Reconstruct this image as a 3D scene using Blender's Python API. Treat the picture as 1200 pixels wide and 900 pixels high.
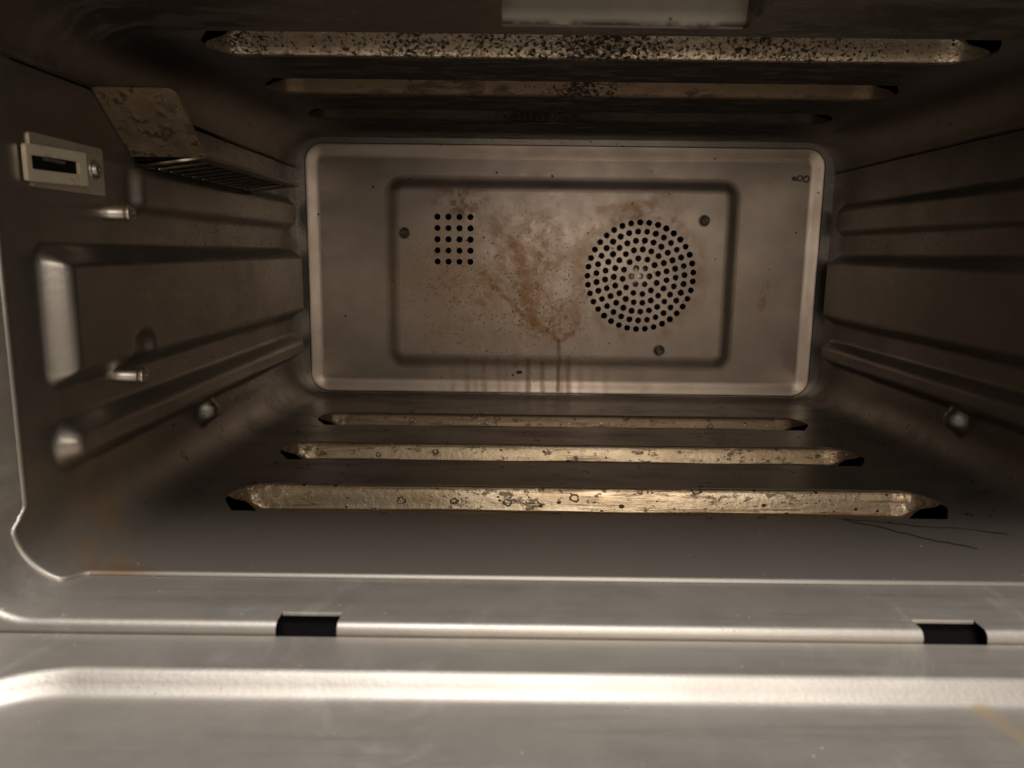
import bpy, math, random
from math import sin, cos, pi, radians as R_
from mathutils import Vector
from mathutils.geometry import delaunay_2d_cdt
random.seed(7)
for o in list(bpy.data.objects): bpy.data.objects.remove(o, do_unlink=True)
scn = bpy.context.scene
COL = scn.collection

# ------------------------------------------------------------------ camera
CX, CZ = -0.0425, 0.125
cam_d = bpy.data.cameras.new('camera')
cam_d.sensor_width = 36; cam_d.lens = 27.0
cam_d.clip_start = 0.01; cam_d.clip_end = 50
cam = bpy.data.objects.new('camera', cam_d); COL.objects.link(cam)
from mathutils import Matrix
cam.matrix_world = (Matrix.Translation((CX, 0, CZ)) @ Matrix.Rotation(R_(0.0), 4, 'Z')
                    @ Matrix.Rotation(R_(90-9.8), 4, 'X') @ Matrix.Rotation(R_(0.7), 4, 'Z'))
cam_d.dof.use_dof = True; cam_d.dof.focus_distance = 0.52; cam_d.dof.aperture_fstop = 15
scn.camera = cam
scn.render.resolution_x = 1024; scn.render.resolution_y = 768

# ------------------------------------------------------------------ world, lights, exposure
w = bpy.data.worlds.new('World'); scn.world = w; w.use_nodes = True
w.node_tree.nodes['Background'].inputs[0].default_value = (1.0, 0.86, 0.70, 1)
w.node_tree.nodes['Background'].inputs[1].default_value = 0.012
scn.view_settings.view_transform = 'Standard'; scn.view_settings.look = 'None'
scn.view_settings.exposure = 0.0; scn.view_settings.gamma = 1.0
def area(name, loc, target, sx, sy, power, col):
    d = bpy.data.lights.new(name, 'AREA'); d.shape = 'RECTANGLE'; d.size = sx; d.size_y = sy
    d.energy = power; d.color = col
    o = bpy.data.objects.new(name, d); COL.objects.link(o)
    o.location = loc
    o.rotation_euler = (Vector(target)-Vector(loc)).to_track_quat('-Z', 'Y').to_euler()
    return o
area('kitchen_lamp', (0.09, -0.16, 0.28), (0.0, 0.40, 0.10), 0.26, 0.28, 1.15, (1.0, 0.90, 0.79))
area('ceiling_lamp', (-0.05, -0.1, 1.3), (0.0, 0.15, 0.0), 0.7, 0.5, 15.5, (1.0, 0.96, 0.92))

# ------------------------------------------------------------------ node DSL
class S:
    def __init__(s, nt, sock): s.nt, s.k = nt, sock
    def _m(s, op, *a, clamp=False):
        n = s.nt.nodes.new('ShaderNodeMath'); n.operation = op; n.use_clamp = clamp
        for i, v in enumerate((s,)+a):
            if isinstance(v, S): s.nt.links.new(v.k, n.inputs[i])
            else: n.inputs[i].default_value = v
        return S(s.nt, n.outputs[0])
    def __add__(s, o): return s._m('ADD', o)
    __radd__ = __add__
    def __sub__(s, o): return s._m('SUBTRACT', o)
    def __rsub__(s, o): return (s*-1)+o
    def __mul__(s, o): return s._m('MULTIPLY', o)
    __rmul__ = __mul__
    def __truediv__(s, o): return s._m('DIVIDE', o)
    def abs(s): return s._m('ABSOLUTE')
    def sqrt(s): return s._m('SQRT')
    def min(s, o): return s._m('MINIMUM', o)
    def max(s, o): return s._m('MAXIMUM', o)
    def clamp(s): return s._m('ADD', 0.0, clamp=True)
    def ss(s, a, b):                       # smoothstep, works for a > b too
        n = s.nt.nodes.new('ShaderNodeMapRange'); n.interpolation_type = 'SMOOTHSTEP'; n.clamp = True
        inv = a > b
        if inv: a, b = b, a
        s.nt.links.new(s.k, n.inputs[0]); n.inputs[1].default_value = a; n.inputs[2].default_value = b
        n.inputs[3].default_value = 1.0 if inv else 0.0; n.inputs[4].default_value = 0.0 if inv else 1.0
        return S(s.nt, n.outputs[0])
class P:
    def __init__(s, nt):
        s.nt = nt
        g = nt.nodes.new('ShaderNodeNewGeometry'); s.pos = g.outputs['Position']
        x = nt.nodes.new('ShaderNodeSeparateXYZ'); nt.links.new(s.pos, x.inputs[0])
        s.x, s.y, s.z = (S(nt, x.outputs[i]) for i in range(3))
    def vec(s, sc=(1,1,1), off=(0,0,0)):
        n = s.nt.nodes.new('ShaderNodeVectorMath'); n.operation = 'MULTIPLY_ADD'
        s.nt.links.new(s.pos, n.inputs[0]); n.inputs[1].default_value = sc; n.inputs[2].default_value = off
        return n.outputs[0]
    def noise(s, scale, detail=3, rough=.55, sc=(1,1,1), off=(0,0,0), dist=0.0):
        n = s.nt.nodes.new('ShaderNodeTexNoise'); n.inputs['Scale'].default_value = scale
        n.inputs['Detail'].default_value = detail; n.inputs['Roughness'].default_value = rough
        n.inputs['Distortion'].default_value = dist
        s.nt.links.new(s.vec(sc, off), n.inputs['Vector']); return S(s.nt, n.outputs['Fac'])
    def voro(s, scale, sc=(1,1,1), off=(0,0,0), rnd=1.0):
        n = s.nt.nodes.new('ShaderNodeTexVoronoi'); n.inputs['Scale'].default_value = scale
        n.inputs['Randomness'].default_value = rnd
        s.nt.links.new(s.vec(sc, off), n.inputs['Vector'])
        c = s.nt.nodes.new('ShaderNodeSeparateColor'); s.nt.links.new(n.outputs['Color'], c.inputs[0])
        return S(s.nt, n.outputs['Distance']), S(s.nt, c.outputs[0]), S(s.nt, c.outputs[1])
    def specks(s, scale, keep, size, sc=(1,1,1), off=(0,0,0)):
        """small spots, each of its own size; keep = share of cells holding one"""
        d, a, b = s.voro(scale, sc, off)
        r = (b*.75+.25)*size
        return ((r-d)*(14.0)).clamp() * (a*-1+keep)._m('GREATER_THAN', 0.0)
    def rings(s, scale, keep, size, sc=(1,1,1), off=(0,0,0)):
        d, a, b = s.voro(scale, sc, off)
        d = d+(s.noise(scale*3.5, 2, .6, off=off)-.5)*.30
        return ((d-(b*.5+.5)*size).abs()).ss(.06, .02) * (a*-1+keep)._m('GREATER_THAN', 0.0)
def seg(u, v, a, b, wid, soft):
    """2D stain along a segment a-b in (u,v)"""
    ax, ay = a; bx, by = b; dx, dy = bx-ax, by-ay; L2 = dx*dx+dy*dy
    t = (((u-ax)*dx+(v-ay)*dy)*(1/L2)).clamp()
    ex = u-ax-t*dx; ey = v-ay-t*dy
    d = (ex*ex+ey*ey).sqrt()
    return d.ss(wid+soft, wid)
def blob(u, v, c, rx, ry):
    a = (u-c[0])*(1/rx); b = (v-c[1])*(1/ry)
    return (a*a+b*b).sqrt().ss(1.0, .15)

def material(name, col, rough, metal=1.0, layers=None, bump=0.03, bscale=900, bsc=(1,1,1), rvar=.12, aniso=0.0, cvar=.10):
    m = bpy.data.materials.new(name); m.use_nodes = True; nt = m.node_tree
    bs = nt.nodes['Principled BSDF']; p = P(nt)
    def mixc(f, A, B):
        n = nt.nodes.new('ShaderNodeMix'); n.data_type = 'RGBA'
        nt.links.new(f.k, n.inputs[0])
        for i, v in ((6, A), (7, B)):
            if isinstance(v, tuple): n.inputs[i].default_value = (*v, 1)
            else: nt.links.new(v, n.inputs[i])
        return n.outputs[2]
    n1 = p.noise(22, 5, .6, sc=(1,1,1), off=(3,1,2))
    c = mixc(n1.ss(.3, .7), tuple(v*(1-cvar) for v in col), tuple(min(1, v*(1+cvar)) for v in col))
    r = (p.noise(45, 6, .65, off=(5,5,1))-.5)*(2*rvar)+rough
    mt = None
    h = p.noise(bscale, 2, .5, sc=bsc)*bump
    if metal: mt = S(nt, nt.nodes.new('ShaderNodeValue').outputs[0]); mt.k.node.outputs[0].default_value = metal
    for (mask, lc, lr, lm, lh) in (layers(p) if layers else []):
        c = mixc(mask, c, lc)
        r = r+mask*(r*-1+lr)
        if mt: mt = mt+mask*(mt*-1+lm)
        if lh: h = h+mask*lh
    nt.links.new(c, bs.inputs['Base Color']); nt.links.new(r.max(.05).k, bs.inputs['Roughness'])
    if mt: nt.links.new(mt.clamp().k, bs.inputs['Metallic'])
    if aniso: bs.inputs['Anisotropic'].default_value = aniso
    b = nt.nodes.new('ShaderNodeBump'); b.inputs['Distance'].default_value = 0.0006; b.inputs['Strength'].default_value = .7
    nt.links.new(h.k, b.inputs['Height']); nt.links.new(b.outputs[0], bs.inputs['Normal'])
    return m

BROWN = (.10, .045, .018); BURNT = (.012, .008, .006); RUST = (.20, .085, .028); AMBER = (.33, .20, .085)
def lay_back(p):
    wx = (p.noise(60, 4, .6, off=(1,2,3))-.5)*.016; wz = (p.noise(55, 4, .6, off=(9,2,3))-.5)*.016
    u = p.x+wx; v = p.z+wz
    grain = p.noise(260, 5, .7).ss(.30, .68)
    g2 = p.noise(90, 5, .7, off=(4,4,4)).ss(.38, .68)
    film = blob(p.x, p.z, (-.075, .088), .115, .085)*p.noise(35, 5, .6, off=(2,7,1)).ss(.28, .66)*grain
    film2 = blob(p.x, p.z, (-.090, .168), .036, .026)*g2
    film3 = blob(u, v, (-.012, .068), .060, .036)*grain
    film4 = blob(p.x, p.z, (.078, .160), .050, .022)*g2
    film5 = blob(p.x, p.z, (-.030, .125), .050, .060)*g2
    halo = ((((p.x-.0675)*(p.x-.0675)+(p.z-.105)*(p.z-.105)).sqrt()-.052).abs()).ss(.012, .001)*g2*.7
    st = (seg(u, v, (-.040,.128), (-.026,.066), .0022, .006)
          .max(seg(u, v, (-.026,.066), (-.004,.050), .0012, .004))
          .max(seg(u, v, (-.066,.104), (-.024,.062), .0006, .0035))
          .max(seg(u, v, (-.004,.050), (.010,.052), .001, .004))
          .max(seg(u, v, (.010,.052), (.013,.070), .001, .005)*.8)
          .max(seg(u, v, (-.022,.060), (-.020,.098), .001, .005)*.7)
          .max(seg(u, v, (.013,.070), (.014,.135), .001, .006)*.5)
          .max(seg(u, v, (.016,.100), (.022,.150), .001, .006)*.45)
          .max(seg(u, v, (.030,.160), (.075,.168), .001, .005)*.6)
          .max(seg(u, v, (-.060,.150), (-.050,.110), .001, .006)*.5))*p.noise(150, 5, .75, off=(8,1,1)).ss(.30, .58)
    dx = p.x+(p.noise(40, 2, off=(1,1,9))-.5)*.003
    drip = (seg(dx, p.z, (-.0015,.048), (-.0015,.004), .0007, .0022))
    for x0, top, a in ((-.105,.018,.3),(-.096,.022,.35),(-.0755,.020,.3),(-.0485,.022,.3),(.0005,.020,.35),(.029,.020,.2),(-.083,.030,.5),(-.068,.026,.55),(-.055,.032,.4),(-.029,.032,.75),(-.016,.028,.7),(.007,.034,.6),(.018,.030,.35),(.040,.026,.25),(-.040,.040,.3)):
        drip = drip.max(seg(dx, p.z, (x0,top), (x0+.0008,.003), .0002+.0009*a, .0018+.0035*(1-a))*a)
    scuff = seg(p.x+(p.noise(90)-.5)*.006, p.z, (.178,.100), (.1735,.078), .0012, .004)*.5
    dot = seg(p.x, p.z, (-.0372,.0193), (-.0350,.0196), .0010, .0008)
    mk = p.noise(500, 3, .6)*.0016
    mark = ((((p.x-.2055)*(p.x-.2055)+(p.z-.1885)*(p.z-.1885)).sqrt()-.0024+mk-.0008).abs().ss(.0009, .0004)
            .max((((p.x-.2000)*(p.x-.2000)+(p.z-.1890)*(p.z-.1890)).sqrt()-.0020+mk-.0008).abs().ss(.0009, .0004))
            .max(seg(p.x, p.z, (.1945,.1888), (.1962,.1884), .0012, .0010)))
    return [(p.noise(26, 4, .6, off=(6,6,6)).ss(.35,.75)*.30, (.28,.20,.15), .5, .8, 0),
            ((film*1.25).clamp(), (.43,.27,.145), .5, .45, 0), (film2*.85, RUST, .5, .35, 0), (film3.ss(.15,.9)*.75, (.33,.18,.075), .45, .45, 0),
            (film4*.5, (.33,.19,.10), .5, .4, 0), (film5*.75, (.34,.20,.10), .5, .5, 0),
            (halo*.55, (.28,.14,.06), .5, .35, 0), (st*.78, (.27,.135,.05), .40, .5, .05), (drip*.7*p.noise(70,4,.7,sc=(1,1,.5),off=(3,3,9)).ss(.25,.55), (.20,.105,.045), .45, .4, 0), (scuff*p.noise(200,4,.7).ss(.35,.6), RUST, .5, .4, 0),
            (p.specks(560, .40, .38, off=(5,5,5))*blob(p.x, p.z, (-.050,.085), .16, .11), (.16,.07,.03), .5, .2, .1),
            (p.specks(380, .36, .34)*blob(p.x, p.z, (-.060,.085), .15, .10).max(.08), (.12,.05,.02), .5, .2, .2),
            (p.specks(190, .07, .22, off=(3,3,3)), BURNT, .5, 0, .3),
            (dot, BURNT, .5, 0, .5), (mark*.85, (.03,.022,.018), .4, .2, .3)]
def lay_wall(p):
    return [(p.specks(420, .26, .32)*p.y.ss(.33, .50), (.03,.02,.014), .6, 1, .3),
            (p.specks(240, .09, .28, off=(6,3,3))*p.y.ss(.34,.40), (.05,.032,.02), .55, 1, .2),
            (p.specks(160, .05, .22, off=(3,1,3)), (.30,.26,.2), .5, .4, .2),
            (p.specks(700, .30, .36, off=(3,8,3))*p.y.ss(.40,.50)*p.z.ss(.05,.07), BURNT, .6, 0, .2),
            (p.noise(70, 5, .7, sc=(1,.15,1.6), off=(9,2,5)).ss(.56,.70)*.35, (.42,.39,.35), .30, .9, 0),
            (p.noise(14, 5, .65, off=(2,2,5)).ss(.5,.75)*.45, (.12,.08,.05), .5, .6, 0),
            ]
def lay_floor(p):
    return [(p.noise(30, 5, .7, sc=(.35,1,1)).ss(.45,.72)*p.y.ss(.34,.42)*.6, (.09,.06,.04), .5, .5, 0),
            (p.specks(300, .14, .30, sc=(.7,1,1))*p.y.ss(.34,.36), (.02,.013,.01), .6, 1, .3),
            (p.rings(115, .09, .27, off=(2,4,1))*p.y.ss(.34,.36), (.02,.013,.01), .5, 1, .2),
            (p.specks(240, .07, .2, off=(7,7,1))*p.y.ss(.35,.33), (.75,.72,.66), .5, .5, .2),
            (blob(p.x, p.y, (-.195,.287), .03, .012)*p.noise(80,4).ss(.3,.6)*.6, RUST, .4, .4, 0),
            (seg(p.x, p.y+(p.noise(25)-.5)*.02, (.118,.352), (.185,.335), .0003, .001)*.8, (.03,.02,.014), .6, 1.0, 0),
            (seg(p.x, p.y+(p.noise(25)-.5)*.02, (.118,.350), (.16,.318), .0003, .001)*.8, (.03,.02,.014), .6, 1.0, 0)]
def lay_liner(p):
    fz = p.z.ss(.020, .006)
    lip_light = p.z.ss(.030, .004)*p.y.ss(.40, .34)  # floor lightened and roughened towards the lip, its light gradient put into colour
    amber = blob(p.x+p.y*.6, p.y*.0+p.z*.3, (-.030, .0), .020, .02)*p.x.ss(-.17, -.19)*p.noise(70, 4, .65, off=(5,1,1)).ss(.30, .60)
    return [(lip_light, (.40,.365,.32), .50, .82, 0), (amber*.55, (.42,.25,.10), .45, .6, 0)]+[(a[0]*(fz*-1+1),)+a[1:] for a in lay_wall(p)]+[(a[0]*fz,)+a[1:] for a in lay_floor(p)]
def lay_floor_louvre(p):
    wood = p.noise(30, 6, .7, sc=(.25,1.6,1.6), dist=.6)
    return [(wood.ss(.40,.60)*.6, (.34,.22,.11), .38, .8, .1),
            (p.noise(55, 6, .75, sc=(.12,2.2,2.2), dist=.4, off=(2,9,4)).ss(.52,.60)*.7, (.16,.085,.035), .4, .5, .1),
            (p.noise(85, 5, .75, sc=(.5,1,1), off=(3,3,3)).ss(.60,.68)*.85, BROWN, .5, .1, .3),
            (p.specks(260, .26, .32, sc=(.7,1,1)), (.05,.03,.018), .5, .3, .4),
            (p.specks(700, .30, .34, sc=(.6,1,1), off=(3,1,2))*p.noise(40,4,.7,off=(1,6,2)).ss(.42,.58), (.07,.04,.02), .5, .3, .3),
            (p.rings(135, .26, .30, sc=(.8,1,1), off=(5,1,2)), (.05,.04,.03), .35, .2, .4),
            (p.y.ss(.41,.46)*.45, (.24,.165,.10), .45, .8, 0), (p.y.ss(.50,.56)*.5, (.15,.10,.06), .5, .7, 0),  # rear louvres tinted darker by depth, light falloff put into the colour
            (p.noise(170, 5, .75, sc=(.5,1,1), off=(6,3,3)).ss(.56,.64)*.7, (.13,.07,.03), .5, .3, .2),
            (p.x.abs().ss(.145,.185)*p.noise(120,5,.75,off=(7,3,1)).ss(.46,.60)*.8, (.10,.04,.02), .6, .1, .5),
            (p.specks(520, .20, .25, off=(1,8,2)), (.9,.88,.8), .3, .6, .3)]
def soot(p): return p.noise(620, 5, .72, sc=(.75,1,1), off=(1,1,1))
def lay_ceil_louvre(p):
    dens = p.noise(14, 4, .6, off=(4.3,2,2), sc=(1,.3,.3))
    front = p.y.ss(.43, .41)
    k = soot(p)+(dens-.5)*.50-((p.x+.03).abs()*.55)+blob(p.x, p.z*0+.0, (-.02,0), .07, 1)*.07
    band = p.noise(20, 3, .6, off=(8,8,1), sc=(1,.2,.2))
    return [(p.noise(24,5,.7,sc=(.4,1,1)).ss(.4,.7)*.5, (.26,.17,.11), .45, .7, 0),
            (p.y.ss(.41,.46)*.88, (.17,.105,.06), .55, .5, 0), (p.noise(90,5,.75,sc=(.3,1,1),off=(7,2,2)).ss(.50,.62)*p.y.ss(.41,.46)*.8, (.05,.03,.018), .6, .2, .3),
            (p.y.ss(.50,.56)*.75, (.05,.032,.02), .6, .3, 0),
            (k.ss(.40,.50)*front*.5, (.16,.10,.06), .6, .4, .1), (k.ss(.52,.56)*front*p.noise(300,3,off=(2,2,2)).ss(.3,.5), BURNT, .7, 0, .5), (p.specks(620, .42, .40, off=(4,4,1))*front*(dens+p.x.abs()*-1.2+.05).ss(.34,.52), BURNT, .7, 0, .5), (p.specks(420, .34, .42, off=(9,4,1))*front*(dens*-1+1.0).ss(.40,.60), BURNT, .7, 0, .5), (k.ss(.56,.60)*front, BURNT, .7, 0, .5),
            ((k+(band-.5)*.25).ss(.60,.66)*(front*-1+1), BURNT, .7, 0, .6),
            (p.specks(430, .35, .36, sc=(.8,1,1))*front, BURNT, .7, 0, .6)]
def lay_ceiling(p):
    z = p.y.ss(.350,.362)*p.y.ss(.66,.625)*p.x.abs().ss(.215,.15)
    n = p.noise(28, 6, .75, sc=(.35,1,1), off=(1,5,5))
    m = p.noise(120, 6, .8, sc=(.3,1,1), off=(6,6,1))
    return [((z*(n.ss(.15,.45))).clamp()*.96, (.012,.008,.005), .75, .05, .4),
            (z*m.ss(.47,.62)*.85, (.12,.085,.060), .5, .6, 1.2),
            (p.noise(60, 6, .8, sc=(.35,1,1), off=(2,6,1)).ss(.50,.62)*p.y.ss(.30,.33)*p.y.ss(.365,.35)*.7, (.05,.03,.018), .65, .3, .4),
            (p.noise(40, 6, .75, sc=(.25,1,1), off=(3,5,5)).ss(.53,.62)*p.x.abs().ss(.20,.12)*.8, (.02,.013,.01), .7, .1, .3),
            (p.specks(170, .10, .28, off=(3,2,3)), BURNT, .6, 0, .3)]
def lay_front(p):
    sp = p.x-.155
    return [(p.noise(9, 5, .6, sc=(.6,1,1), off=(2,2,2)).ss(.4,.75)*.25, (.50,.44,.36), .5, .9, 0),
            (p.specks(520, .04, .24), (.80,.77,.70), .4, .6, .3),
            (p.specks(700, .25, .28, off=(3,3,8))*p.noise(12,4,.6,off=(8,8,3)).ss(.5,.65), (.30,.25,.19), .5, .6, .1),
            (p.noise(18, 6, .75, sc=(1,.5,1), off=(3,1,7), dist=1.2).ss(.53,.68)*.35, (.78,.75,.70), .62, .8, 0),
            (p.noise(140, 4, .7, sc=(.07,1.4,1), off=(1,1,7)).ss(.5,.7)*.22, (.42,.39,.35), .40, .9, .15),
            (p.specks(260, .035, .24, off=(2,6,2), sc=(.6,1,1)), (.40,.25,.12), .5, .4, .2),
            (seg(p.x+(p.noise(60)-.5)*.006, p.y, (.1035,.214), (.109,.192), .001, .004)*p.noise(120,4,.7).ss(.25,.55)*.75, (.46,.34,.18), .5, .5, .1),
            (p.noise(60,4,.6,sc=(.15,1.2,1.2),off=(4,4,4)).ss(.55,.75)*.2, (.75,.72,.68), .3, .9, 0)]
def lay_plate(p):
    return [(p.noise(48,5,.75).ss(.36,.62)*.75, (.085,.042,.018), .55, .3, .3),
            (p.noise(130,5,.75,off=(3,3,3)).ss(.50,.60), (.045,.022,.012), .6, .1, .3)]
def lay_recess(p):
    return [(p.noise(60,6,.7,sc=(.5,1,1)).ss(.58,.7)*.5, (.16,.11,.08), .6, .1, .2),
            (p.specks(140,.10,.25,off=(2,2,2)), BURNT, .6, 0, .3),
            (p.z.ss(.2225,.2185)*p.noise(80,4).ss(.3,.6), BURNT, .7, 0, .3)]
def lay_socket(p):
    return [(p.noise(140,5,.7).ss(.52,.7)*.6, (.30,.17,.08), .5, .4, .2)]

STEEL = (.300, .272, .236)
M = {
 'back':   material('back_panel_steel', (.375,.31,.255), .385, layers=lay_back, bump=.10, bscale=500),
 'wall':   material('liner_steel', STEEL, .365, metal=.94, layers=lay_liner, bump=.10, bscale=420, rvar=.08),
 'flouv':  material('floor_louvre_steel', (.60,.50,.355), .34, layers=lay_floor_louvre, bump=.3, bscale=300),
 'clouv':  material('ceiling_louvre_steel', (.47,.39,.285), .34, layers=lay_ceil_louvre, bump=.3, bscale=300),
 'ceil':   material('ceiling_steel', (.25,.215,.18), .45, layers=lay_ceiling, bump=.15, bscale=300),
 'front':  material('front_steel', (.57,.53,.48), .54, metal=.88, layers=lay_front, bump=.16, bscale=700, rvar=.09, cvar=.05),
 'plate':  material('bracket_steel', (.42,.33,.21), .38, layers=lay_plate, bump=.2, bscale=300),
 'recess': material('recess_enamel', (.70,.63,.52), .5, metal=0, layers=lay_recess, bump=.2, bscale=200),
 'socket': material('socket_steel', (.52,.46,.36), .4, metal=.7, layers=lay_socket, bump=.1),
 'cover':  material('socket_cover_enamel', (.62,.54,.40), .45, metal=.3, layers=lay_socket, bump=.1),
 'slat':  material('dull_steel', (.20,.165,.13), .36, bump=.05),
 'bright': material('bright_steel', (.46,.42,.37), .40, bump=.02, rvar=.05),
 'screw':  material('screw_steel', (.50,.43,.36), .35, bump=.05),
 'black':  material('black_void', (.006,.005,.005), .8, metal=0, bump=0),
 '_': None,
 'fan':    material('fan_metal', (.60,.52,.43), .5, bump=.1),
}

M['black'].node_tree.nodes['Principled BSDF'].inputs['Specular IOR Level'].default_value = .08

# ------------------------------------------------------------------ mesh helpers
def obj(name, verts, faces, mat, parent=None, smooth=True, flat=None, label=None):
    me = bpy.data.meshes.new(name)
    vs = [Vector(v) for v in verts]
    n = max(1, len(vs))
    lo = Vector([min(v[i] for v in vs) for i in range(3)]); hi = Vector([max(v[i] for v in vs) for i in range(3)])
    c = (lo+hi)/2
    me.from_pydata([v-c for v in vs], [], faces)
    me.update()
    me.polygons.foreach_set('use_smooth', [smooth]*len(me.polygons))
    if flat:
        for i in flat: me.polygons[i].use_smooth = False
    me.materials.append(mat)
    o = bpy.data.objects.new(name, me); COL.objects.link(o)
    wl = c.copy()
    if parent:
        o.parent = parent; wl = c-WORLD[parent.name]
    o.location = wl; WORLD[o.name] = c
    if label: o['label'] = label
    return o
WORLD = {}
class MB:
    def __init__(s): s.v = []; s.f = []; s.flat = []
    def add(s, vs, fs, flat=False):
        b = len(s.v); s.v += [tuple(v) for v in vs]
        for f in fs:
            if flat: s.flat.append(len(s.f))
            s.f.append(tuple(i+b for i in f))
    def grid(s, rows, closed=False, flip=False):
        """rows: list of equal length lists of points"""
        n = len(rows[0]); vs = [p for r in rows for p in r]; fs = []
        for i in range(len(rows)-1):
            for j in range(n if closed else n-1):
                a = i*n+j; b = i*n+(j+1) % n; c = (i+1)*n+(j+1) % n; d = (i+1)*n+j
                fs.append((a, d, c, b) if flip else (a, b, c, d))
        s.add(vs, fs)
    def box(s, x0, x1, y0, y1, z0, z1):
        vs = [(x, y, z) for x in (x0, x1) for y in (y0, y1) for z in (z0, z1)]
        s.add(vs, [(0,1,3,2), (4,6,7,5), (0,4,5,1), (2,3,7,6), (0,2,6,4), (1,5,7,3)], flat=True)
    def build(s, name, mat, parent=None, label=None, smooth=True):
        return obj(name, s.v, s.f, mat, parent, smooth, s.flat, label)
def sstep(a, b, x):
    t = min(1, max(0, (x-a)/(b-a))); return t*t*(3-2*t)
def rrect(x0, x1, z0, z1, r, n=10):
    """rounded rectangle, counter clockwise list of (u,v)"""
    out = []
    for cx, cz, a0 in ((x1-r, z1-r, 0), (x0+r, z1-r, 90), (x0+r, z0+r, 180), (x1-r, z0+r, 270)):
        for i in range(n+1):
            a = R_(a0+90*i/n); out.append((cx+r*cos(a), cz+r*sin(a)))
    return out
def inside(p, poly):
    x, y = p; c = False; n = len(poly)
    for i in range(n):
        x1, y1 = poly[i]; x2, y2 = poly[i-1]
        if (y1 > y) != (y2 > y) and x < (x2-x1)*(y-y1)/(y2-y1)+x1: c = not c
    return c
def fill(outer, holes, flipz=False):
    """triangulated flat region -> (points2d, faces)"""
    pts = []; edges = []
    for lp in [outer]+holes:
        b = len(pts); pts += [Vector(p) for p in lp]
        edges += [(b+i, b+(i+1) % len(lp)) for i in range(len(lp))]
    r = delaunay_2d_cdt(pts, edges, [], 0, 1e-7)
    vs, fs = r[0], r[2]; keep = []
    boxes = [(min(p[0] for p in h), max(p[0] for p in h), min(p[1] for p in h), max(p[1] for p in h), h) for h in holes]
    for f in fs:
        cx = sum(vs[i][0] for i in f)/len(f); cy = sum(vs[i][1] for i in f)/len(f)
        if not inside((cx, cy), outer): continue
        if any(b[0] < cx < b[1] and b[2] < cy < b[3] and inside((cx, cy), b[4]) for b in boxes): continue
        keep.append(tuple(f))
    return [(v[0], v[1]) for v in vs], keep
def circ(cx, cy, r, n=18): return [(cx+r*cos(2*pi*i/n), cy+r*sin(2*pi*i/n)) for i in range(n)]
def lathe(mb, c, axis, prof, n=28):
    """prof: (radius, height) along axis from c"""
    a = Vector(axis).normalized(); u = a.orthogonal().normalized(); v = a.cross(u)
    rows = [[Vector(c)+a*h+(u*cos(2*pi*i/n)+v*sin(2*pi*i/n))*max(r, 1e-5) for i in range(n)] for r, h in prof]
    mb.grid(rows, closed=True)

# ------------------------------------------------------------------ the oven
W, H, RC, RT = .2285, .218, .022, .025
YF, YB = .282, .6722           # liner front edge, liner back edge
SEAM = .193
oven = bpy.data.objects.new('oven', None); COL.objects.link(oven); oven.location = (0, .46, -.03)
WORLD['oven'] = Vector((0, .46, -.03))
oven['label'] = 'open stainless steel oven with rust stained perforated back wall, ribbed sides and sooty louvred roof'
oven['category'] = 'oven'

def patch(y, z, y0, y1, z0, z1, r, w_):
    cx, cz = (y0+y1)/2, (z0+z1)/2; hx, hz = (y1-y0)/2-r, (z1-z0)/2-r
    dx, dz = abs(y-cx)-hx, abs(z-cz)-hz
    d = math.hypot(max(dx, 0), max(dz, 0))+min(max(dx, dz), 0)-r
    return sstep(0, -w_, d)
def relief(y, z):
    h = 0
    h += .0104*patch(y, z, .300, .656, .066, .1265, .009, .0105)
    h += .0055*patch(y, z, .378, .656, .139, .167, .011, .0075)
    h += .0092*patch(y, z, .3005, .656, .032, .0555, .0115, .0088)
    h -= .0042*patch(y, z, .353, .377, .062, .088, .0118, .0075)*sstep(.055, .070, z)
    h += .0088*patch(y, z, .444, .464, .018, .038, .0085, .0075)
    return h
def yfront(side_t):           # corner notch of the liner's front edge
    return YF-.0085*side_t
def wall(side):
    mb = MB(); secs = []
    nz = 150
    for i in range(nz+1):     # straight part, top to bottom
        zs = SEAM-.0008; z = zs+(RC-zs)*i/nz; secs.append((W, z, 1, 0))
    na = 22
    for i in range(1, na+1):
        a = pi/2*i/na; secs.append((W-RC+RC*cos(a), RC-RC*sin(a), cos(a), -sin(a)))
    ny = 300; rows = []
    nsec = len(secs)
    for k, (x, z, nx, nzz) in enumerate(secs):
        s = 0
        if z < RC+.0001:
            arc = (k-nz)/na
            s = sstep(-.06, .08, arc)*(1-sstep(.80, 1.0, arc))
        else: s = sstep(RC+.004, RC, z)*.5
        if z < RC+.0001 and (k-nz)/na < .08: s = max(s, .5)
        yf = yfront(s); row = []
        # rolled sheet edge
        for (oy, oo) in ((0, .0013), (.0003, .0008), (.0009, .0002)):
            row.append((side*(x+nx*oo), yf+oy, z+nzz*oo))
        yf += .0012
        for j in range(ny+1):
            y = yf+.0004+(YB-yf-.0004)*j/ny
            h = relief(y, z) if nzz > -.75 and z > .012 else 0
            row.append((side*(x-nx*h), y, z-nzz*h))
        rows.append(row)
    mb.grid(rows, flip=(side > 0))
    return mb.build('side_wall', M['wall'], oven)
wl = wall(-1); wr = wall(1)

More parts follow.
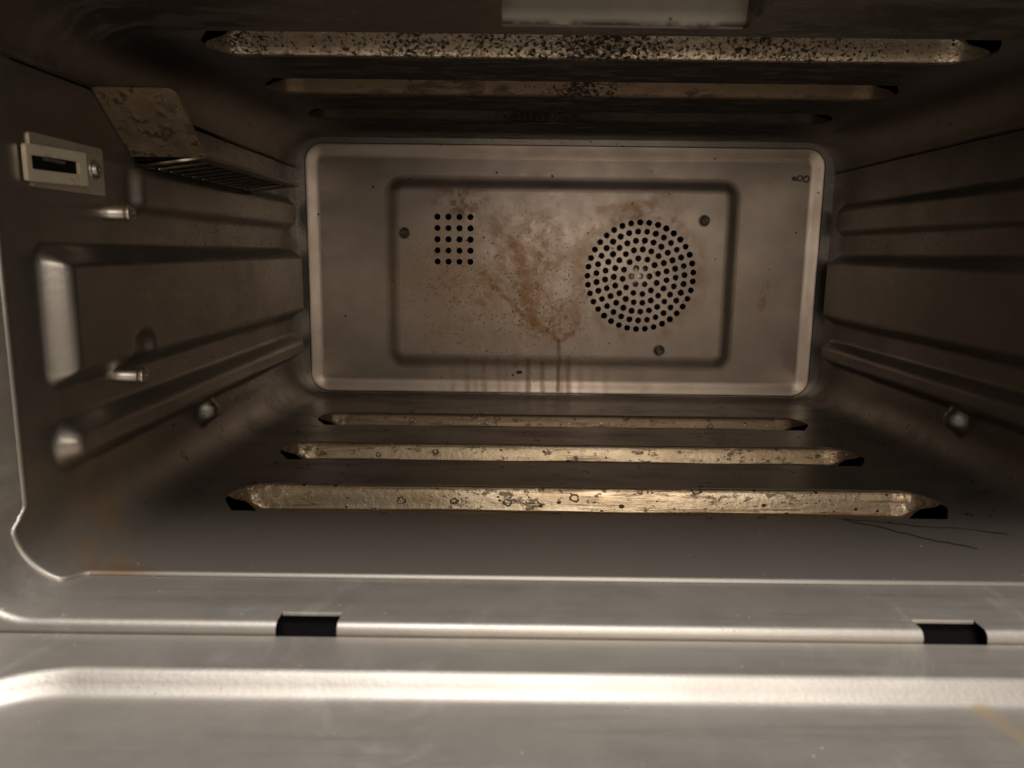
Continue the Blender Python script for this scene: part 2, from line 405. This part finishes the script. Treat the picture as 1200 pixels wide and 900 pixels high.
# floor with three lanced openings
LV = [.355, .448, .541]; LW = .0455; LL = .185; LO = -.0042
def opening(yn):
    yf = yn+LW
    pts = [(-LL+.012, yn), (LL-.012, yn)]
    right = [(-.0085, .006), (-.0045, .013), (-.001, .021), (-.0012, .0285), (-.0038, .036), (-.0075, .042), (-.012, .0445), (-.018, LW)]
    pts += [(LL+a, yn+b) for a, b in right]
    pts += [(-LL-a, yn+b) for a, b in reversed(right)]
    return [(x+LO, y) for x, y in pts]
def plate(name, z, mat, extra=[], up=1, xe=W-RC, y0=YF+.0016):
    outer = [(-xe, y0), (xe, y0), (xe, YB), (-xe, YB)]
    # split long edges so corner notches meet the walls
    hs = [opening(y) for y in LV]+extra
    vs, fs = fill(outer, hs)
    mb = MB(); mb.add([(x, y, z) for x, y in vs], [f if up > 0 else f[::-1] for f in fs], flat=True)
    for h in hs:              # cut edges of the sheet
        n = len(h)
        mb.add([(x, y, z) for x, y in h]+[(x, y, z-up*.001) for x, y in h], [(i, (i+1) % n, n+(i+1) % n, n+i) for i in range(n)], flat=True)
    return mb
mb = plate('floor', 0, M['wall'])
xe = W-RC
mb.grid([[(x, YF+a, -b) for x in (-xe, xe)] for a, b in ((.0016,0),(.0009,.0002),(.0003,.0008),(0,.0013))])
floor = mb.build('floor', M['wall'], oven, label='bare steel oven floor with three long louvred openings')

def far_curve(t):             # far edge of an opening, t = distance in from its tip
    pts = [(0, .0215), (.0012, .0285), (.0038, .036), (.0075, .042), (.012, .0445), (.018, LW), (9, LW)]
    for (a, b), (c, d) in zip(pts, pts[1:]):
        if a <= t <= c: return b+(d-b)*(t-a)/(c-a)
    return LW
LPROF = [(-.0012, -.0001), (.0004, .0001), (.0013, .0006), (.0021, .0018), (.0029, .0038), (.0036, .0060), (.0043, .0084), (.0049, .0104),
         (.0054, .0118), (.0062, .0124), (.0074, .0125), (.012, .0128), (.020, .0132), (.034, .0136), (.050, .0140)]
def louvre(yn, z0, up, mat, parent):
    nx = 280; rows = []
    pr = []
    for a, b in zip(LPROF, LPROF[1:]):
        for t in (0, 1/3, 2/3): pr.append((a[0]+(b[0]-a[0])*t, a[1]+(b[1]-a[1])*t))
    pr.append(LPROF[-1]); dsc = {.355: 1, .448: .86, .541: .74}[yn]  # rear louvres shaped shallower, so their faces come out dimmer
    for dy, d in pr:
        Lv = LL-.0010-.0150*sstep(.0020, .015, dy)
        row = []
        for i in range(nx+1):
            x = (-1+2*i/nx)*Lv
            t = LL-abs(x)
            e = (.40+.60*sstep(.002, .015, t))*dsc
            yy = yn+far_curve(t)-dy*(.55+.45*sstep(.002, .015, t))
            ripple = .00022*sin(x*41+yn*30)+.00012*sin(x*97+2)
            row.append((x+LO, yy, z0-up*(d*e)+ripple*min(1, d*300)-up*.0003))
        rows.append(row)
    mb = MB(); mb.grid(rows, flip=(up < 0))
    return mb.build('louvre', mat, parent)
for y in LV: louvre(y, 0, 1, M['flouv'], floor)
mb = MB(); mb.box(-.21, .21, .30, .645, -.028, -.012)
# tray under the floor (open topped)
def open_box(x0, x1, y0, y1, z0, z1, open_face):
    mb = MB(); vs = [(x, y, z) for x in (x0, x1) for y in (y0, y1) for z in (z0, z1)]
    F = {'-x': (0,1,3,2), '+x': (4,6,7,5), '-y': (0,4,5,1), '+y': (2,3,7,6), '-z': (0,2,6,4), '+z': (1,5,7,3)}
    mb.add(vs, [f for k, f in F.items() if k != open_face], flat=True); return mb
open_box(-.215, .215, .31, .675, -.026, -.0006, '+z').build('element_tray', M['black'], oven)
open_box(-.215, .215, .350, .675, H+.0006, H+.03, '-z').build('element_cover', M['black'], oven)

# ceiling sheet with side flanges, three louvres and a square recess
RX0, RX1, RY0, RY1 = -.0485, .0535, .262, .343
rec = [(RX0, RY0), (RX1, RY0), (RX1, RY1-.001), (RX1-.001, RY1), (RX0, RY1)]
TI = .0002
xc = W-TI-RT
mb = plate('ceiling', H, M['ceil'], extra=[rec], up=-1, xe=xc, y0=.235)
for s in (-1, 1):
    rows = []
    for i in range(15):
        a = pi/2*i/14; x = xc+RT*sin(a); z = H-RT+RT*cos(a)
        rows.append([(s*x, .235, z), (s*x, YB, z)])
    rows.append([(s*(xc+RT), .235, SEAM+.0008), (s*(xc+RT), YB, SEAM+.0008)])
    rows.append([(s*(xc+RT+.001), .235, SEAM+.001), (s*(xc+RT+.001), YB, SEAM+.001)])
    mb.grid(rows, flip=(s > 0))
ceil = mb.build('ceiling', M['ceil'], oven, label='soot blackened oven roof with three speckled louvred openings')
for y in LV: louvre(y, H, -1, M['clouv'], ceil)
mb = MB(); zt = H+.036
mb.add([(RX0, RY1, H), (RX1, RY1, H), (RX1+.004, RY1+.006, zt), (RX0-.001, RY1+.006, zt)], [(0,1,2,3)], True)
mb.build('recess_plate', M['recess'], ceil, label='pale enamelled back face of the square recess in the oven roof')
mb = MB()
mb.add([(RX1, RY0, H), (RX1, RY1, H), (RX1+.004, RY1+.006, zt), (RX1+.004, RY0, zt)], [(0,1,2,3)], True)
mb.add([(RX0, RY0, H), (RX0, RY1, H), (RX0-.001, RY1+.006, zt), (RX0-.001, RY0, zt)], [(0,3,2,1)], True)
mb.add([(RX0, RY0, H), (RX1, RY0, H), (RX1+.004, RY0, zt), (RX0-.001, RY0, zt)], [(0,1,2,3)], True)
mb.add([(RX0-.001, RY0, zt), (RX1+.004, RY0, zt), (RX1+.004, RY1+.006, zt), (RX0-.001, RY1+.006, zt)], [(0,1,2,3)], True)
mb.build('recess_wall', M['ceil'], ceil)

# back panel -----------------------------------------------------------------
mb = MB()
def loopat(u0, u1, v0, v1, r, prof, n=10):
    rows = []
    for o, y in prof:
        rr = max(r-o, .002)
        rows.append([(u, y, v) for u, v in rrect(u0+o, u1-o, v0+o, v1-o, rr, n)])
    return rows
PX0, PX1, PZ0, PZ1 = -W+.0080, W-.0080, .0006, H-.0045
outer = loopat(PX0, PX1, PZ0, PZ1, .016, [(0,.6720),(0,.6714),(.0004,.6710),(.0012,.6710),(.0026,.6713),(.0044,.6718),(.0060,.6723),(.0076,.6728),(.0090,.6732),(.0104,.6735),(.0120,.6736)])
mb.grid(outer, closed=True)
FX0, FX1, FZ0, FZ1 = -.1530, .1507, .0228, .1872
inner = loopat(FX0, FX1, FZ0, FZ1, .016, [(-.001,.6736),(.0018,.6735),(.0038,.6731),(.0062,.6725),(.0084,.6719),(.0104,.6716),(.0125,.6715)])
mb.grid(inner, closed=True)
def xz(row): return [(p[0], p[2]) for p in row]
vs, fs = fill(xz(outer[-1]), [xz(inner[0])])
mb.add([(x, .6736, z) for x, z in vs], fs, flat=True)
GX, GZ, GS = -.0939, .1345, .00945        # square vent
FCX, FCZ, FR = .0675, .1050, .0508       # fan grille
gv = [(GX-.0195, GZ-.024), (GX+.0195, GZ-.024), (GX+.0195, GZ+.024), (GX-.0195, GZ+.024)]
gf = circ(FCX, FCZ, FR, 64)
vs, fs = fill(xz(inner[-1]), [gv, gf])
mb.add([(x, .6715, z) for x, z in vs], fs, flat=True)
back = mb.build('back_panel', M['back'], oven, label='rust stained steel back wall with raised centre')
mf = MB()
vs, fs = fill(rrect(-W-.002, W+.002, -.002, H+.002, .02, 8), [rrect(PX0, PX1, PZ0, PZ1, .016, 10)])
mf.add([(x, .6716, z) for x, z in vs], fs, flat=True)
mf.build('back_flange', M['wall'], oven)
def grille(name, outer, holes, label):
    vs, fs = fill(outer, holes); mb = MB()
    mb.add([(x, .6715, z) for x, z in vs], fs, flat=True)
    for h in holes:
        n = len(h)
        mb.add([(x, .6715, z) for x, z in h]+[(x, .6727, z) for x, z in h], [(i, (i+1) % n, n+(i+1) % n, n+i) for i in range(n)])
    return mb.build(name, M['back'], back, label=label)
hr = .0027
grille('square_vent', gv, [circ(GX+(i-1.5)*GS, GZ+(j-2)*GS, hr*random.uniform(.96,1.05)) for i in range(4) for j in range(5)], 'small vent of four by five drilled holes')
hs = [circ(FCX, FCZ, hr)]
for k, n in enumerate((6, 12, 19, 25, 31, 37)):
    r = .0076*(k+1)+.0002
    for i in range(n):
        a = 2*pi*(i+.3*k)/n; hs.append(circ(FCX+r*cos(a), FCZ+r*sin(a), hr*random.uniform(.95,1.04)))
grille('fan_grille', gf, hs, 'round fan grille of concentric drilled holes')
open_box(-.20, .20, .6785, .74, .02, .20, '-y').build('fan_housing', M['black'], back)
mb = MB()
for i in range(14):
    a = 2*pi*i/14; u = Vector((cos(a), 0, sin(a))); t = Vector((-sin(a), 0, cos(a)))
    c0 = Vector((FCX, .680, FCZ))
    rows = []
    for rr, tw in ((.016, 0), (.028, .3), (.043, .75)):
        d = u*rr+t*(rr*tw*.35)
        rows.append([c0+d, c0+d+Vector((0, .016, 0))+t*.006])
    mb.grid(rows); mb.grid([[p+t*.0008 for p in r] for r in rows], flip=True)
lathe(mb, (FCX, .702, FCZ), (0,-1,0), [(.046,0),(.046,.002),(.018,.003),(.014,.020),(.006,.024),(0,.024)])
mb.build('fan', M['fan'], back)
for (x, z) in ((-.1365, .1394), (.1203, .1527), (.0865, .0407)):
    mb = MB()
    lathe(mb, (x, .6715, z), (0,-1,0), [(.0050,-.001),(.0050,.0006),(.0045,.0010),(.0039,.0006),(.0036,.0002),(.0034,.0002),(.0033,.0018),(.0026,.0026),(.0016,.0027),(.0014,.0006),(0,.0005)])
    mb.build('screw', M['slat'], back)

# wall fittings -----------------------------------------------------------------
def peg(y, z, ln, side, parent, h0=0):
    mb = MB(); c = (side*(W-h0), y, z)
    r = .0033
    lathe(mb, c, (-side,0,0), [(r*1.05,-.001),(r*1.05,ln*.30),(r,ln*.31),(r,ln*.74),(r*.84,ln*.75),(r*.84,ln*.79),(r*1.1,ln*.80),(r*1.16,ln*.83),(r*1.16,ln*.95),(r*1.0,ln),(r*.45,ln),(r*.40,ln*.95),(0,ln*.95)])
    mb.build('rack_peg', M['bright'], parent)
for s, wq in ((-1, wl), (1, wr)):
    peg(.357, .1400, .0125, s, wq); peg(.355, .0655, .0145, s, wq)

# probe socket on the left wall: back plate, raised cover with a slot, screw
def on_left(y, z, out): return (-W+out, y, z-.0026)
def wplate(mb, y0, y1, z0, z1, o0, o1, r, holes=[], skew=0):
    out = rrect(y0, y1, z0, z1, r, 5)
    vs, fs = fill(out, holes)
    f = lambda y, z, o: on_left(y, z+skew*(y-y0), o)
    mb.add([f(y, z, o1) for y, z in vs], fs, flat=True)
    n = len(out)
    mb.grid([[f(y, z, o1) for y, z in out], [f(y, z, o0) for y, z in out]], closed=True)
    for h in holes: mb.grid([[f(y, z, o1) for y, z in h], [f(y, z, o0) for y, z in h]], closed=True, flip=True)
SY0, SY1, SZ0, SZ1 = .3040, .3570, .1500, .1705
mb = MB(); wplate(mb, SY0, SY1, SZ0, SZ1, 0, .0008, .0008)
sock = mb.build('probe_socket', M['socket'], oven, label='pale screwed socket plate with a black slot on the left wall')
mb = MB(); hole = rrect(.3015, .3345, .1562, .1615, .0006, 4)
wplate(mb, .2985, .3400, .1517, .1655, .0008, .0026, .0010, [hole], skew=.03)
mb.build('socket_cover', M['cover'], sock)
mb = MB(); wplate(mb, .2995, .3380, .1545, .1640, .0008, .0011, .0005); mb.build('slot', M['black'], sock)
for i in range(4):
    mb = MB(); y = .3110+i*.0038; mb.add([on_left(y+a, z, o) for a in (0, .0014) for z in (.1604, .1616) for o in (.0012, .0027)], [(0,1,3,2),(4,6,7,5),(0,4,5,1),(2,3,7,6),(0,2,6,4),(1,5,7,3)], True)
    mb.build('contact', M['bright'], sock)
mb = MB(); lathe(mb, on_left(.3492, .1608, .0008), (1,0,0), [(.0042,0),(.0042,.0004),(.0036,.0006),(.0034,.0003),(.0030,.0006),(.0026,.0020),(.0014,.0026),(.0012,.0014),(0,.0014)])
mb.build('screw', M['bright'], sock)

# slotted guard below the seam on the left wall
GI = -W+.0355
mb = MB()
A = (-W+.0005, .352, .1935); B = (GI+.0035, .352, .1935); C = (GI+.001, .385, .1680); D = (-W+.0005, .385, .1680)
def lerp(a, b, t): return tuple(a[i]+(b[i]-a[i])*t for i in range(3))
n = 8
topl = [lerp(A, (GI-.002, .352, .1935), i/n) for i in range(n+1)]+[(GI, .3526, .1932), (GI+.0012, .3540, .1922), (GI+.0016, .3560, .1906)]
botl = [lerp(D, C, i/(len(topl)-1)) for i in range(len(topl))]
rows = [[lerp(a, b, t/10) for a, b in zip(topl, botl)] for t in range(11)]
mb.grid(rows); mb.grid([[(p[0], p[1]+.001, p[2]+.0008) for p in r] for r in rows], flip=True)
edge = [r[-1] for r in rows]; mb.grid([edge, [(p[0], p[1]+.001, p[2]+.0008) for p in edge]])
guard = mb.build('sensor_guard', M['plate'], oven, label='brown stained bent guard plate high on the left wall')
# slotted shelf
mb = MB(); GY0, GY1 = .3852, .550; gz = .1676
hs = []
ns = 11; pitch = (GY1-GY0-.012)/ns
for i in range(ns):
    y = GY0+.006+i*pitch; hs.append(rrect(-W+.005, GI-.005, y, y+pitch*.80, .0012, 3))
out = [(-W+.0005, GY0), (GI, GY0), (GI, GY1), (-W+.0005, GY1)]
vs, fs = fill(out, hs)
def tz(x): return (x-GI)/.035*.0048
for zz, fl in ((gz, 0), (gz+.001, 1)): mb.add([(x, y, zz+tz(x)) for x, y in vs], [f[::-1] if not fl else f for f in fs], True)
for h in hs+[out]: mb.grid([[(x, y, gz+tz(x)) for x, y in h], [(x, y, gz+.001+tz(x)) for x, y in h]], closed=True)
mb.grid([[(GI, GY0, gz), (GI, GY1, gz)], [(GI+.0006, GY0, gz+.0003), (GI+.0006, GY1, gz+.0003)], [(GI+.0006, GY0, gz+.0020), (GI+.0006, GY1, gz+.0020)]])
mb.build('slotted_shelf', M['slat'], guard)
mb = MB(); xa, xb = -W+.0008, GI-.002  # black strip added above the shelf so its slots look dark
mb.add([(xa, GY0+.002, gz+.003+tz(xa)), (xb, GY0+.002, gz+.0018+tz(xb)), (xb, GY1-.003, gz+.0018+tz(xb)), (xa, GY1-.003, gz+.003+tz(xa))]+[(xa, GY0+.002, gz+.006), (xb, GY0+.002, gz+.0024), (xb, GY1-.003, gz+.0024), (xa, GY1-.003, gz+.006)], [(0,3,2,1),(4,5,6,7),(0,1,5,4),(1,2,6,5),(2,3,7,6),(3,0,4,7)], True)
mb.build('added_shade_strip', M['black'], guard)

# front frame -----------------------------------------------------------------
path = []   # (X, Z, nx, nz) outward normal, with the slots' edges as break points
def arc(cx, cz, a0, a1, n, r):
    for i in range(n+1):
        a = R_(a0+(a1-a0)*i/n); path.append((cx+r*cos(a), cz+r*sin(a), cos(a), sin(a)))
FRr = .0225
SLOT = [(-.1225, -.1015), (.0995, .1215)]
arc(-W+FRr, H-FRr, 90, 180, 12, FRr)
arc(-W+FRr, FRr, 180, 270, 16, FRr)
xs = sorted([-.16, -.14, -.05, 0, .05, .15]+[e for s in SLOT for e in s]+[s[0]-.0012 for s in SLOT]+[s[1]+.0012 for s in SLOT])
for x in xs: path.append((x, 0, 0, -1))
arc(W-FRr, FRr, 270, 360, 16, FRr)
arc(W-FRr, H-FRr, 0, 90, 12, FRr)
o0 = .0015; yr = .2445; rr = .0032
prof = [(o0, .300), (o0, .2535)]
for i in range(11):
    a = pi/2*i/10; prof.append((o0+rr-rr*cos(a), yr+rr-rr*sin(a)+0))
prof = [(o, y) for o, y in prof]; prof += [(.012, yr), (.050, yr)]
mb = MB(); n = len(path); cl = n
vs = []; fs = []
for (o, y) in prof:
    for (x, z, nx, nz) in path: vs.append((x+nx*o, y, z+nz*o))
for i in range(len(prof)-1):
    for j in range(n):
        j2 = (j+1) % n
        a, b = path[j], path[j2]
        if a[1] == 0 and b[1] == 0 and 1 <= i <= 12 and any(s[0]-1e-6 <= min(a[0], b[0]) and max(a[0], b[0]) <= s[1]+1e-6 for s in SLOT): continue
        fs.append((i*n+j, (i+1)*n+j, (i+1)*n+j2, i*n+j2))
mb.add(vs, fs)
for s in SLOT:     # folded rim of each slot
    x0, x1 = s
    mb.grid([[(x0, .2535, -o0), (x1, .2535, -o0)], [(x0, .2533, -o0-.0003), (x1, .2533, -o0-.0003)], [(x0, .2532, -o0-.0012), (x1, .2532, -o0-.0012)]])
    for x in s:
        dx = -.0012 if x == s[1] else .0012
frame = mb.build('front_frame', M['front'], oven, label='rolled pale steel rim around the oven mouth')
for s in SLOT:
    mb = MB(); x0, x1 = s
    mb.grid([[(x0-.002, .2560, -.0024), (x1+.002, .2560, -.0024)], [(x0-.002, .2545, -.0050), (x1+.002, .2545, -.0050)], [(x0-.002, .2485, -.016), (x1+.002, .2485, -.016)]])
    mb.build('hinge_slot', M['black'], frame)

# door ------------------------------------------------------------------------
DZ = -.0055; DD = .0062
dx0, dx1, dy0, dy1 = -.250, .250, -.05, .2435
mb = MB()
rows = []
for o, dz in [(0,0),(.0010,.0002),(.0022,.0010),(.0040,.0030),(.0060,.0050),(.0075,.0058),(.0090,.0061),(.0105,DD)]:
    rows.append([(u, v, DZ-dz) for u, v in rrect(-.216+o, .216-o, -.02+o, .2232-o, .040-o, 24)])
mb.grid(rows, closed=True)
od = rrect(dx0, dx1, dy0, dy1, .012, 8)
vs, fs = fill(od, [[(p[0], p[1]) for p in rows[0]]])
mb.add([(x, y, DZ) for x, y in vs], fs, True)
vs, fs = fill([(p[0], p[1]) for p in rows[-1]], [])
mb.add([(x, y, DZ-DD) for x, y in vs], fs, True)
mb.grid([[(x, y, DZ) for x, y in od], [(x, y, DZ-.022) for x, y in od]], closed=True)
vs, fs = fill(od, []); mb.add([(x, y, DZ-.022) for x, y in vs], [f[::-1] for f in fs], True)
mb.build('door', M['front'], oven, label='lowered steel oven door with its shallow pressed recess')

# outer shell so no stray light gets behind the liner
open_box(-W-.04, W+.04, .2445, .76, -.04, H+.05, '-y').build('outer_shell', M['black'], oven)
